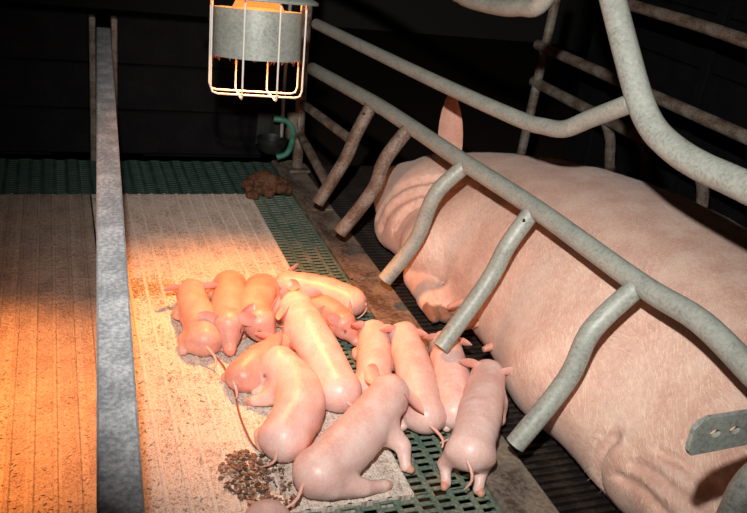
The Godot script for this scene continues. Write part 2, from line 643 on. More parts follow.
func build_walls() -> void:
	# black boards closing the pens at the back: three boards to each pen
	var wb := Node3D.new()
	wb.name = "wall_back"
	wb.set_meta("kind", "structure")
	add_child(wb)
	for span in [[-0.80, 0.105], [0.20, 0.86]]:
		for k in 3:
			place("board", box_mesh(Vector3((span[0] + span[1]) * 0.5, 0.105 + k * 0.172, -3.06), Vector3(span[1] - span[0], 0.166, 0.035), 0.004), M.black_plastic, wb)
			place("board_rib", box_mesh(Vector3((span[0] + span[1]) * 0.5, 0.018 + k * 0.172, -3.046), Vector3((span[1] - span[0]) * 0.7, 0.006, 0.02), 0.002), M.black_plastic, wb)
	for x in [0.118, 0.192]:
		place("channel_post", box_mesh(Vector3(x, 0.25, -3.045), Vector3(0.022, 0.56, 0.05), 0.003), M.dark_steel, wb)
	# partition to the next crate on the right
	var wr := Node3D.new()
	wr.name = "wall_right"
	wr.set_meta("kind", "structure")
	add_child(wr)
	for k in 5:
		place("board", box_mesh(Vector3(2.26, 0.12 + k * 0.2, -1.75), Vector3(0.03, 0.195, 2.7), 0.004), M.black_plastic, wr)
	for k in 5:
		place("post", box_mesh(Vector3(2.23, 0.5, -2.9 + k * 0.56), Vector3(0.03, 1.0, 0.045), 0.003), M.black_plastic, wr)
	# the shed round it
	structure("wall_far", box_mesh(Vector3(1.5, 1.0, -9.0), Vector3(9.2, 3.2, 0.1)), M.shed)
	structure("wall_left", box_mesh(Vector3(-3.05, 1.0, -3.8), Vector3(0.1, 3.2, 10.5)), M.shed)
	structure("wall_side", box_mesh(Vector3(6.05, 1.0, -3.8), Vector3(0.1, 3.2, 10.5)), M.shed)
	structure("wall_front", box_mesh(Vector3(1.5, 1.0, 1.45), Vector3(9.2, 3.2, 0.1)), M.shed)
	structure("ceiling", box_mesh(Vector3(1.5, 2.65, -3.8), Vector3(9.2, 0.1, 10.6)), M.shed)


func build_divider() -> void:
	var t := thing("pen_divider", "long grey divider wall with a dusty flat top between the two pens", "divider", Vector3(0.0985, 0, -1.78))
	var len_ := 2.45
	t.rotation.y = -0.0459
	for k in 2:
		place("board", box_mesh(Vector3(0, 0.125 + k * 0.235, 0), Vector3(0.04, 0.23, len_), 0.003), M.divider_top, t)
	place("top_cap", box_mesh(Vector3(0, 0.487, 0), Vector3(0.046, 0.026, len_), 0.003), M.divider_top, t)


# ------------------------------------------------------------------ crate
func finger(parent: Node3D, pts: Array, mat: Material) -> void:
	var o := place("finger_bar", tube_mesh(smooth(pts, 7), 0.0215, 16, 0.0215, true), mat, parent)
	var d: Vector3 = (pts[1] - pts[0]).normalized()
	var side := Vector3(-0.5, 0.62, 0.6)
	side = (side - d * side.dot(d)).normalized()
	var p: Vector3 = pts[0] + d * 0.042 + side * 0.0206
	place("hole_shade_disc", tube_mesh([p, p + side * 0.0016], 0.0045, 8), M.hole_shade, o)  # dark disc on the closed pipe, painted shade of a hole


func build_crate() -> void:
	var t := thing("farrowing_crate", "bent galvanised pipe side of the crate between sow and piglets", "crate")
	# long lower rail
	place("lower_rail", tube_mesh(smooth([Vector3(0.885, 0.43, -2.86), Vector3(0.942, 0.452, -2.356), Vector3(0.973, 0.452, -2.11), Vector3(1.005, 0.452, -1.788), Vector3(1.044, 0.45, -1.498), Vector3(1.06, 0.452, -1.112), Vector3(1.062, 0.466, -0.943), Vector3(1.062, 0.447, -0.80), Vector3(1.062, 0.435, -0.70)]), 0.0235, 18), M.zinc, t)
	# upper rail with its upward bend
	place("upper_rail", tube_mesh(smooth([Vector3(0.885, 0.592, -2.87), Vector3(0.99, 0.604, -2.1), Vector3(1.04, 0.621, -1.66), Vector3(1.05, 0.636, -1.541), Vector3(1.05, 0.656, -1.463), Vector3(1.05, 0.703, -1.385), Vector3(1.05, 0.772, -1.268)], 8), 0.0195, 18), M.zinc, t)
	# hoop that carries the upper rail
	place("hoop", tube_mesh(smooth([Vector3(1.05, 1.15, -1.61), Vector3(1.05, 0.944, -1.410), Vector3(1.05, 0.854, -1.322), Vector3(1.05, 0.784, -1.249), Vector3(1.05, 0.747, -1.193), Vector3(1.05, 0.729, -1.127), Vector3(1.05, 0.723, -1.048), Vector3(1.05, 0.727, -0.935), Vector3(1.05, 0.735, -0.60), Vector3(1.05, 0.73, -0.20), Vector3(1.05, 0.66, -0.11), Vector3(1.05, 0.0, -0.10)], 9), 0.0265, 20), M.zinc, t)
	# end of the upper hoop dipping into the picture
	place("top_hoop", tube_mesh(smooth([Vector3(0.846, 0.90, -2.9), Vector3(0.94, 0.89, -2.6), Vector3(1.04, 0.845, -2.15), Vector3(1.05, 0.837, -2.03), Vector3(1.05, 0.849, -1.858), Vector3(1.05, 0.866, -1.76), Vector3(1.05, 0.893, -1.67), Vector3(1.05, 1.02, -1.60), Vector3(1.05, 1.15, -1.61)], 9), 0.022, 18), M.zinc, t)
	# post at the front of the crate and its braces
	place("post", tube_mesh([Vector3(0.878, 0.0, -2.9), Vector3(0.86, 0.40, -2.9), Vector3(0.842, 0.95, -2.9)], 0.0205, 16), M.zinc_stained, t)
	place("post_foot", box_mesh(Vector3(0.878, 0.022, -2.9), Vector3(0.085, 0.014, 0.085), 0.003), M.dark_steel, t)
	place("bracket", box_mesh(Vector3(0.838, 0.20, -2.895), Vector3(0.04, 0.11, 0.03), 0.004), M.dark_steel, t)
	place("brace", tube_mesh([Vector3(0.868, 0.29, -2.88), Vector3(0.892, 0.318, -2.37)], 0.0165, 12), M.zinc_stained, t)
	place("brace", tube_mesh([Vector3(0.872, 0.165, -2.88), Vector3(0.83, 0.16, -2.38)], 0.0165, 12), M.zinc_stained, t)
	# five fingers that keep the sow off the piglets
	finger(t, [Vector3(0.942, 0.45, -2.356), Vector3(0.899, 0.341, -2.358), Vector3(0.873, 0.254, -2.36), Vector3(0.798, 0.10, -2.362)], M.zinc_stained)
	finger(t, [Vector3(0.972, 0.45, -2.11), Vector3(0.910, 0.344, -2.115), Vector3(0.887, 0.245, -2.118), Vector3(0.800, 0.10, -2.124)], M.zinc_stained)
	finger(t, [Vector3(1.003, 0.45, -1.788), Vector3(0.932, 0.361, -1.796), Vector3(0.902, 0.226, -1.802), Vector3(0.833, 0.10, -1.811)], M.zinc)
	finger(t, [Vector3(1.046, 0.45, -1.498), Vector3(0.986, 0.361, -1.484), Vector3(0.947, 0.268, -1.474), Vector3(0.826, 0.122, -1.425)], M.zinc)
	finger(t, [Vector3(1.061, 0.45, -1.112), Vector3(0.970, 0.357, -1.104), Vector3(0.940, 0.245, -1.099), Vector3(0.849, 0.10, -1.09)], M.zinc)
	# far side of the crate
	var r := thing("farrowing_crate", "far side of the crate behind the sow's back, plain stained pipe rails", "crate")
	place("lower_rail", tube_mesh([Vector3(1.90, 0.41, -2.95), Vector3(1.90, 0.41, -0.5)], 0.022, 12), M.zinc_stained, r)
	place("upper_rail", tube_mesh(smooth([Vector3(1.88, 0.565, -2.95), Vector3(1.88, 0.565, -1.87), Vector3(1.88, 0.5655, -0.6)]), 0.021, 12), M.zinc_stained, r)
	place("top_rail", tube_mesh(smooth([Vector3(1.88, 0.82, -2.6), Vector3(1.88, 0.823, -2.05), Vector3(1.88, 0.815, -1.68), Vector3(1.88, 0.83, -1.5), Vector3(1.88, 0.88, -1.3)]), 0.02, 12), M.zinc_stained, r)
	place("post", tube_mesh([Vector3(1.90, 0.0, -2.92), Vector3(1.90, 0.9, -2.92)], 0.02, 12), M.zinc_stained, r)
	place("post", tube_mesh([Vector3(1.90, 0.0, -0.55), Vector3(1.90, 0.9, -0.55)], 0.02, 12), M.zinc_stained, r)
	for z in [-2.42, -2.2, -1.9, -1.55, -1.2]:
		place("finger_bar", tube_mesh(smooth([Vector3(1.90, 0.41, z), Vector3(1.95, 0.33, z), Vector3(1.98, 0.23, z), Vector3(2.04, 0.10, z)]), 0.02, 12), M.zinc_stained, r)
	# adjusting plate and pipe of the rear gate
	var g := thing("crate_gate", "galvanised rear gate pipe with a slotted adjusting plate against the sow's thigh", "gate")
	var plate := CSGCombiner3D.new()
	plate.name = "adjusting_plate"
	g.add_child(plate)
	var poly := CSGPolygon3D.new()
	var pp := PackedVector2Array()
	for q in [[0.0, 0.0], [-0.006, 0.008], [-0.005, 0.040], [0.003, 0.050], [0.016, 0.055], [0.34, 0.062], [0.34, 0.014]]:
		pp.append(Vector2(q[0], q[1]))
	poly.polygon = pp
	poly.depth = 0.008
	poly.material = M.zinc
	plate.add_child(poly)
	for k in 4:
		var hole := CSGCylinder3D.new()
		hole.radius = 0.0075
		hole.height = 0.04
		hole.sides = 20
		hole.operation = CSGShape3D.OPERATION_SUBTRACTION
		hole.rotation.x = PI / 2
		hole.scale = Vector3(1.25, 1, 0.85)
		hole.position = Vector3(0.032 + k * 0.033, 0.030 + k * 0.001, 0.0)
		hole.material = M.zinc
		plate.add_child(hole)
	plate.position = Vector3(0.763, 0.474, -0.618)
	plate.rotation = Vector3(-0.1, 0.0, 0.0)
	place("gate_pipe", tube_mesh(smooth([Vector3(1.25, 0.462, -0.59), Vector3(0.92, 0.458, -0.59), Vector3(0.873, 0.450, -0.59), Vector3(0.855, 0.425, -0.59), Vector3(0.852, 0.37, -0.59), Vector3(0.852, 0.03, -0.59)]), 0.0225, 16), M.zinc, g)
	place("clamp", box_mesh(Vector3(1.06, 0.475, -0.612), Vector3(0.05, 0.06, 0.07), 0.006), M.zinc, g)


# ------------------------------------------------------------------ heat lamp
func heat_lamp(label: String, at: Vector3, tilt: Vector3, energy: float, beam: float) -> void:
	var t := thing("heat_lamp", label, "lamp", at)
	t.rotation = tilt
	t.scale = Vector3.ONE * 1.075
	# origin: centre of the band's lower rim
	var s := Shape.new()
	s.lathe([Vector2(0.093, 0.0), Vector2(0.095, 0.0), Vector2(0.095, 0.1), Vector2(0.093, 0.1), Vector2(0.093, 0.0)], 48)
	place("shade_band", s.mesh(), M.lamp_zinc, t)
	s = Shape.new()
	s.lathe([Vector2(0.126, 0.117), Vector2(0.128, 0.119), Vector2(0.128, 0.123), Vector2(0.118, 0.128), Vector2(0.06, 0.155), Vector2(0.03, 0.17), Vector2(0.028, 0.23), Vector2(0.0, 0.235)], 40)
	s.lathe([Vector2(0.0, 0.15), Vector2(0.05, 0.145), Vector2(0.126, 0.117)], 40)
	place("hood", s.mesh(), M.lamp_zinc, t)
	# reflector bulb: neck, flared glass back and domed face
	s = Shape.new()
	s.lathe([Vector2(0.0, 0.045), Vector2(0.02, 0.046), Vector2(0.04, 0.052), Vector2(0.054, 0.063), Vector2(0.06, 0.08), Vector2(0.058, 0.096), Vector2(0.05, 0.112), Vector2(0.043, 0.127), Vector2(0.036, 0.140)], 32)
	place("bulb", s.mesh(), M.bulb_glow, t)
	s = Shape.new()
	s.lathe([Vector2(0.036, 0.138), Vector2(0.036, 0.147), Vector2(0.02, 0.15)], 24)
	place("lamp_holder", s.mesh(), M.white_enamel, t)
	# wire basket: two wires across and two from front to back, each a bent U
	for k in [-1.0, 1.0]:
		var y := -0.078
		for ax in 2:
			var pts := []
			var q: float = 0.036 * k
			var e := 0.098
			var line := [[-e, 0.125], [-e, 0.0], [-e, y + 0.015], [-e + 0.004, y + 0.004], [-e + 0.015, y], [0.0, y], [e - 0.015, y], [e - 0.004, y + 0.004], [e, y + 0.015], [e, 0.0], [e, 0.125]]
			for c in line:
				pts.append(Vector3(c[0], c[1] - 0.002 * ax, q) if ax == 0 else Vector3(q, c[1] - 0.003, c[0]))
			place("guard_wire", tube_mesh(pts, 0.0021, 8), M.wire, t)
	# dust threads hanging from the rim
	s = Shape.new()
	for k in 90:
		var a := rng.randf() * TAU
		var p := Vector3(cos(a) * 0.094, 0.002, sin(a) * 0.094)
		s.tube([p, p + Vector3(rng.randf_range(-0.006, 0.006), -rng.randf_range(0.003, 0.011), rng.randf_range(-0.004, 0.004))], 0.0009, 4, 0.0003)
	var fr := place("dust_fringe", s.mesh(), M.cord, t)
	fr.set_meta("kind", "stuff")
	place("hanging_chain", tube_mesh([Vector3(0, 0.23, 0), Vector3(0, 0.23, 0) + t.basis.inverse() * Vector3(0, 2.6 - at.y - 0.23, 0)], 0.004, 8), M.dark_steel, t)
	# the light of the bulb, set in its glass
	var l := OmniLight3D.new()
	l.name = "bulb_light"
	l.light_color = Color(1.0, 0.60, 0.31)
	l.light_energy = energy * 0.06
	l.light_size = 0.045
	l.shadow_enabled = true
	l.omni_range = 8.0
	l.omni_attenuation = 2.0
	l.position = Vector3(0, 0.075, 0)
	t.add_child(l)
	var f := SpotLight3D.new()
	f.name = "bulb_beam"
	f.light_color = Color(1.0, 0.60, 0.31)
	f.light_energy = energy
	f.light_size = 0.04
	f.spot_angle = beam
	f.spot_angle_attenuation = 0.7
	f.spot_range = 8.0
	f.spot_attenuation = 2.0
	f.shadow_enabled = true
	f.position = Vector3(0, 0.06, 0)
	f.rotation.x = -PI / 2
	t.add_child(f)


# ------------------------------------------------------------------ animals
func leaf(s: Shape, base: Vector3, tip: Vector3, face: Vector3, width: float, thick: float, cup: float, colour: Color) -> void:
	# an ear: a cupped leaf with thickness, wide below the middle and pointed
	var ax := tip - base
	var d := ax.normalized()
	var nn := (face - d * face.dot(d)).normalized()
	var side := d.cross(nn)
	var rows := 9
	var across := 8
	var start := s.v.size()
	for layer in 2:
		for i in rows:
			var t := float(i) / (rows - 1)
			var w := width * (0.62 + 0.9 * t - 1.45 * t * t * t) if t < 0.98 else width * 0.03
			w = maxf(w, width * 0.03)
			for k in across + 1:
				var u := float(k) / across * 2.0 - 1.0
				var p := base + ax * t + side * (u * w) + nn * (u * u * cup * w - sin(t * PI) * cup * width * 0.35)
				var th := thick * (1.0 - u * u * 0.8) * (1.0 - 0.6 * t)
				p += nn * (th * 0.5 if layer == 0 else -th * 0.5)
				s.v.append(p)
				var no := (nn - side * (2.0 * u * cup)).normalized()
				s.n.append(no if layer == 0 else -no)
				s.col.append(colour)
	var per := rows * (across + 1)
	for layer in 2:
		for i in rows - 1:
			for k in across:
				var a := start + layer * per + i * (across + 1) + k
				var b := a + across + 1
				if layer == 1:
					s.ix.append_array(PackedInt32Array([a, a + 1, b, a + 1, b + 1, b]))
				else:
					s.ix.append_array(PackedInt32Array([a, b, a + 1, a + 1, b, b + 1]))


func piglet(label: String, r: float, sp: Array, opt := {}) -> void:
	# sp: rump, middle, shoulder, head, and a point the snout aims at
	var rump: Vector3 = sp[0]
	var mid: Vector3 = sp[1]
	var sh: Vector3 = sp[2]
	var hd: Vector3 = sp[3]
	var f := ((sp[4] as Vector3) - hd).normalized()
	var k := r / 0.046
	var low: float = opt.get("floor", 0.008)
	var up: Vector3 = opt.get("up", Vector3.UP)
	up = (up - f * up.dot(f)).normalized()
	var side := f.cross(up)
	var nose := hd + f * 0.062 * k
	var base := Vector3(mid.x, 0, mid.z)
	var lo := rump.min(mid).min(sh).min(hd).min(nose)
	var hi := rump.max(mid).max(sh).max(hd).max(nose)
	var legs := []
	# legs: [hip, knee, foot]
	var fwd := (sh - rump); fwd.y = 0; fwd = fwd.normalized()
	var lat := fwd.cross(Vector3.UP)
	var fixed: Array = opt.get("legs", [])
	if fixed.is_empty():
		for sgn in [-1.0, 1.0]:
			var e: float = opt.get("splay", 0.75)
			var h1: Vector3 = rump + fwd * r * 0.2 + lat * sgn * r * 0.55 - Vector3(0, r * 0.25, 0)
			legs.append([h1, Vector3(h1.x, low + 0.022, h1.z) + lat * sgn * r * e * 0.55 + fwd * r * 0.55, Vector3(h1.x, low + 0.010, h1.z) + lat * sgn * r * e * 0.75 - fwd * r * 0.25])
			var h2: Vector3 = sh + lat * sgn * r * 0.5 - Vector3(0, r * 0.35, 0)
			legs.append([h2, Vector3(h2.x, low + 0.024, h2.z) + lat * sgn * r * e * 0.5 - fwd * r * 0.2, Vector3(h2.x, low + 0.010, h2.z) + lat * sgn * r * e * 0.6 + fwd * r * 0.55])
	else:
		legs = fixed
	for l in legs:
		for p in l:
			lo = lo.min(p)
			hi = hi.max(p)
	var pad := Vector3.ONE * (r * 1.25 + 0.015)
	var fd := Field.new(lo - pad, hi + pad, 0.005)
	var spine := smooth([rump, mid, sh, hd], 5)
	var girth := []
	for q in smooth([Vector3(r * 0.90, 0, 0), Vector3(r * 0.99, 0, 0), Vector3(r * 0.93, 0, 0), Vector3(0.037 * k, 0, 0)], 5):
		girth.append(q.x)
	fd.chain(spine, girth)
	fd.bone(hd, hd + f * 0.026 * k - up * 0.004, 0.037 * k, 0.027 * k, 0.012)
	fd.bone(hd + f * 0.02 * k - up * 0.004, nose - up * 0.006, 0.026 * k, 0.0155 * k, 0.012)
	fd.bone(nose - up * 0.006, nose + f * 0.003 - up * 0.005, 0.0170 * k, 0.0165 * k, 0.003)
	# cheeks and haunches
	for sgn in [-1.0, 1.0]:
		fd.bone(hd + side * sgn * 0.016 * k - up * 0.012 * k, hd + side * sgn * 0.012 * k + f * 0.018 * k - up * 0.014 * k, 0.022 * k, 0.016 * k, 0.012)
		fd.bone(rump + lat * sgn * r * 0.36, rump + lat * sgn * r * 0.40 + fwd * r * 0.5 - Vector3(0, r * 0.2, 0), r * 0.60, r * 0.54, 0.012)
	# spine's slight ridge at the shoulder blades
	for l in legs:
		var thick: float = 1.0
		fd.bone(l[0], l[1], 0.024 * k * thick, 0.0145 * k, 0.016)
		fd.bone(l[1], l[2], 0.0138 * k, 0.0098 * k, 0.006)
		var toe: Vector3 = l[3] if l.size() > 3 else l[2] + fwd * 0.010
		fd.bone(l[2], toe, 0.0105 * k, 0.0085 * k, 0.004)
	# eye hollows
	for sgn in [-1.0, 1.0]:
		var ey: Vector3 = hd + f * 0.026 * k + side * sgn * 0.031 * k + up * 0.010 * k
		fd.bone(ey - f * 0.004, ey + f * 0.005, 0.0045, 0.0035, 0.004, 1.0, true)
	fd.floor_cut(low)
	var s := Shape.new()
	fd.net(s)
	var rosy: Color = Color(0.93, 0.63, 0.58)
	var tint: Color = opt.get("tint", Color(1, 1, 1))
	# loose skin
	var wob := FastNoiseLite.new()
	wob.seed = int(r * 10000.0) + taken.get("piglet", 0)
	wob.frequency = 22.0
	wob.fractal_octaves = 2
	for i in s.v.size():
		s.v[i] += s.n[i] * wob.get_noise_3dv(s.v[i]) * 0.0022
		s.v[i].y = maxf(s.v[i].y, low + 0.0005)
	for p in s.v:
		var c := tint
		if p.distance_to(nose + f * 0.006 * k) < 0.016 * k:
			c = rosy
		for l in legs:
			var toe: Vector3 = l[3] if l.size() > 3 else l[2] + fwd * 0.010
			if p.distance_to(toe) < 0.011 * k:
				c = Color(0.8, 0.6, 0.48)
		for sgn in [-1.0, 1.0]:
			if p.distance_to(hd + f * 0.025 * k + side * sgn * 0.029 * k + up * 0.010 * k) < 0.0048:
				c = Color(0.30, 0.16, 0.14)
		s.col.append(c)
	# ears
	var et: Array = opt.get("ears", [])
	for i in 2:
		var sgn := -1.0 if i == 0 else 1.0
		var eb: Vector3 = hd - f * 0.006 * k + side * sgn * 0.028 * k + up * 0.016 * k
		var dirv: Vector3 = et[i] if et.size() > i else (-f * 0.75 + side * sgn * 0.25 + up * 0.05)
		dirv = dirv.normalized() + side * sgn * 0.5 + up * 0.2
		var out := (f * 0.4 + side * sgn * 0.5 + up * 0.7) if dirv.y > 0.0 else (side * sgn * 0.9 + up * 0.35)
		leaf(s, eb, eb + dirv.normalized() * 0.053 * k, out, 0.0195 * k, 0.0035, 0.5, Color(0.95, 0.74, 0.69))
	# tail
	var back := (rump - mid).normalized()
	var tb := rump + back * r * 0.86 + Vector3(0, r * 0.15, 0)
	var tdir: Vector3 = opt.get("tail", back * 0.7 + lat * 0.5 - Vector3(0, 0.8, 0))
	tdir = tdir.normalized()
	var tp := []
	for i in 7:
		var t := i / 6.0
		var p := tb + back * 0.018 * sin(t * 2.2) + tdir * 0.05 * t + lat * 0.010 * sin(t * 4.0)
		p.y = maxf(p.y, low + 0.004)
		tp.append(p)
	var n0 := s.v.size()
	s.tube(tp, 0.0044, 7, 0.0018)
	for i in s.v.size() - n0:
		s.col.append(Color(0.95, 0.80, 0.76))
	s.uv.clear()
	for i in s.v.size():
		s.v[i] -= base
	var o := thing("piglet", label, "piglet", base, "litter of newborn piglets")
	place("body", s.mesh(), M.piglet_skin, o)


func build_piglets() -> void:
	piglet("piglet at the huddle's outer edge next to the divider, tail by a dried cord", 0.044, [Vector3(0.310, 0.045, -1.650), Vector3(0.312, 0.050, -1.726), Vector3(0.309, 0.050, -1.807), Vector3(0.312, 0.052, -1.872), Vector3(0.325, 0.03, -1.96)], {"ears": [Vector3(-0.8, -0.15, 0.5), Vector3(0.5, 0.3, 0.5)], "tint": Color(0.84, 0.71, 0.67)})
	piglet("piglet with its chin on the mat, pressed against the outermost piglet", 0.045, [Vector3(0.423, 0.050, -1.916), Vector3(0.404, 0.060, -1.822), Vector3(0.383, 0.066, -1.739), Vector3(0.372, 0.070, -1.672), Vector3(0.367, 0.020, -1.60)], {"ears": [Vector3(0.4, 0.75, -0.5), Vector3(-1, 0.35, -0.35)], "tint": Color(0.80, 0.66, 0.61)})
	piglet("piglet with both ears pricked, snout tucked beside the large pale piglet", 0.046, [Vector3(0.505, 0.050, -1.886), Vector3(0.476, 0.060, -1.809), Vector3(0.450, 0.066, -1.737), Vector3(0.450, 0.072, -1.672), Vector3(0.488, 0.02, -1.62)], {"ears": [Vector3(0.3, 0.8, -0.5), Vector3(-0.8, 0.45, -0.3)], "tint": Color(0.82, 0.66, 0.60)})
	piglet("piglet stretched out crosswise at the back of the huddle by the green slats", 0.045, [Vector3(0.733, 0.050, -1.785), Vector3(0.680, 0.050, -1.835), Vector3(0.624, 0.050, -1.875), Vector3(0.578, 0.050, -1.897), Vector3(0.50, 0.02, -1.905)], {"ears": [Vector3(0.6, 0.2, 0.7), Vector3(0.9, 0.3, 0.0)], "tint": Color(0.93, 0.80, 0.74), "tail": Vector3(-0.5, -1, -0.3)})
	piglet("large pale piglet sprawled over the middle of the huddle, head towards the slats", 0.052, [Vector3(0.569, 0.056, -1.382), Vector3(0.560, 0.070, -1.517), Vector3(0.552, 0.082, -1.625), Vector3(0.549, 0.088, -1.702), Vector3(0.50, 0.03, -1.75)], {"ears": [Vector3(-0.35, -0.35, 0.8), Vector3(0.9, 0.0, 0.45)]})
	piglet("small piglet with a reddish face half buried in the middle of the huddle", 0.040, [Vector3(0.600, 0.045, -1.80), Vector3(0.635, 0.045, -1.77), Vector3(0.660, 0.050, -1.725), Vector3(0.672, 0.052, -1.672), Vector3(0.705, 0.02, -1.63)], {"tint": Color(0.86, 0.60, 0.53)})
	piglet("piglet lying against the bearer strip, its rump hidden behind the largest front piglet", 0.043, [Vector3(0.662, 0.045, -1.405), Vector3(0.690, 0.050, -1.485), Vector3(0.713, 0.055, -1.551), Vector3(0.731, 0.055, -1.610), Vector3(0.765, 0.02, -1.70)])
	piglet("piglet nursing beside another, thin tail hanging on the green slats", 0.046, [Vector3(0.739, 0.047, -1.276), Vector3(0.765, 0.055, -1.396), Vector3(0.787, 0.060, -1.501), Vector3(0.800, 0.065, -1.571), Vector3(0.845, 0.045, -1.68)], {"tail": Vector3(0.35, -0.3, 0.9)})
	piglet("piglet nursing directly under the tip of a finger bar, back partly shadowed", 0.045, [Vector3(0.809, 0.047, -1.279), Vector3(0.844, 0.058, -1.367), Vector3(0.872, 0.066, -1.454), Vector3(0.887, 0.072, -1.508), Vector3(0.928, 0.05, -1.60)], {"tail": Vector3(-0.7, -0.4, 0.5)})
	var t := 0.009
	piglet("piglet standing on the green slats, head pushed against the sow's belly", 0.048, [Vector3(0.756, 0.088, -1.103), Vector3(0.818, 0.095, -1.191), Vector3(0.882, 0.092, -1.285), Vector3(0.918, 0.090, -1.340), Vector3(0.985, 0.06, -1.43)], {"floor": 0.001, "tail": Vector3(0.1, -0.9, 0.35), "ears": [Vector3(-0.8, 0.3, 0.25), Vector3(0.7, 0.35, 0.3)],
		"legs": [[Vector3(0.735, 0.072, -1.12), Vector3(0.722, 0.034, -1.132), Vector3(0.718, t, -1.106), Vector3(0.708, 0.008, -1.094)], [Vector3(0.785, 0.072, -1.095), Vector3(0.79, 0.034, -1.10), Vector3(0.776, t, -1.074), Vector3(0.777, 0.008, -1.062)], [Vector3(0.86, 0.075, -1.29), Vector3(0.845, 0.045, -1.28), Vector3(0.85, 0.022, -1.32)], [Vector3(0.90, 0.075, -1.255), Vector3(0.905, 0.045, -1.24), Vector3(0.925, 0.022, -1.28)]]})
	piglet("piglet with the shade of the others tinted in, its rump towards the divider, head hidden under the huddle", 0.042, [Vector3(0.373, 0.042, -1.493), Vector3(0.411, 0.045, -1.528), Vector3(0.447, 0.045, -1.561), Vector3(0.486, 0.045, -1.591), Vector3(0.525, 0.030, -1.628)], {"tint": Color(0.84, 0.60, 0.54), "tail": Vector3(0.5, -1, 0.2)})  # dim red tint stands in for the shade its siblings cast
	piglet("plump piglet curled on its side with one foreleg stretched out over the mat", 0.054, [Vector3(0.407, 0.055, -1.247), Vector3(0.460, 0.062, -1.325), Vector3(0.473, 0.066, -1.405), Vector3(0.453, 0.068, -1.482), Vector3(0.395, 0.02, -1.50)], {"tail": Vector3(-0.2, -0.8, -0.3), "ears": [Vector3(0.75, -0.25, 0.55), Vector3(0.4, 0.3, -0.7)],
		"legs": [[Vector3(0.44, 0.045, -1.41), Vector3(0.412, 0.03, -1.415), Vector3(0.385, 0.02, -1.425), Vector3(0.376, 0.018, -1.428)], [Vector3(0.44, 0.035, -1.44), Vector3(0.415, 0.022, -1.45), Vector3(0.398, 0.019, -1.46)], [Vector3(0.40, 0.04, -1.27), Vector3(0.375, 0.026, -1.30), Vector3(0.372, 0.019, -1.27)], [Vector3(0.41, 0.04, -1.25), Vector3(0.39, 0.026, -1.29), Vector3(0.395, 0.019, -1.26)]]})
	piglet("largest front piglet reaching over its siblings, rump at the litter heap", 0.054, [Vector3(0.445, 0.056, -1.131), Vector3(0.523, 0.066, -1.185), Vector3(0.598, 0.080, -1.249), Vector3(0.655, 0.092, -1.306), Vector3(0.73, 0.05, -1.37)], {"ears": [Vector3(0.2, -0.2, -0.9), Vector3(0.3, -0.75, 0.5)], "tail": Vector3(-0.6, -0.5, 0.5),
		"legs": [[Vector3(0.625, 0.06, -1.22), Vector3(0.648, 0.045, -1.19), Vector3(0.647, 0.018, -1.16), Vector3(0.656, 0.014, -1.15)], [Vector3(0.60, 0.06, -1.27), Vector3(0.63, 0.04, -1.30), Vector3(0.66, 0.022, -1.31)], [Vector3(0.475, 0.04, -1.11), Vector3(0.535, 0.028, -1.105), Vector3(0.578, 0.019, -1.112), Vector3(0.592, 0.017, -1.115)], [Vector3(0.44, 0.04, -1.16), Vector3(0.46, 0.03, -1.2), Vector3(0.43, 0.02, -1.2)]]})
	piglet("piglet lying alone before the litter heap, only its pink back in view", 0.046, [Vector3(0.322, 0.050, -1.03), Vector3(0.32, 0.052, -0.94), Vector3(0.315, 0.050, -0.83), Vector3(0.31, 0.050, -0.77), Vector3(0.30, 0.02, -0.68)])


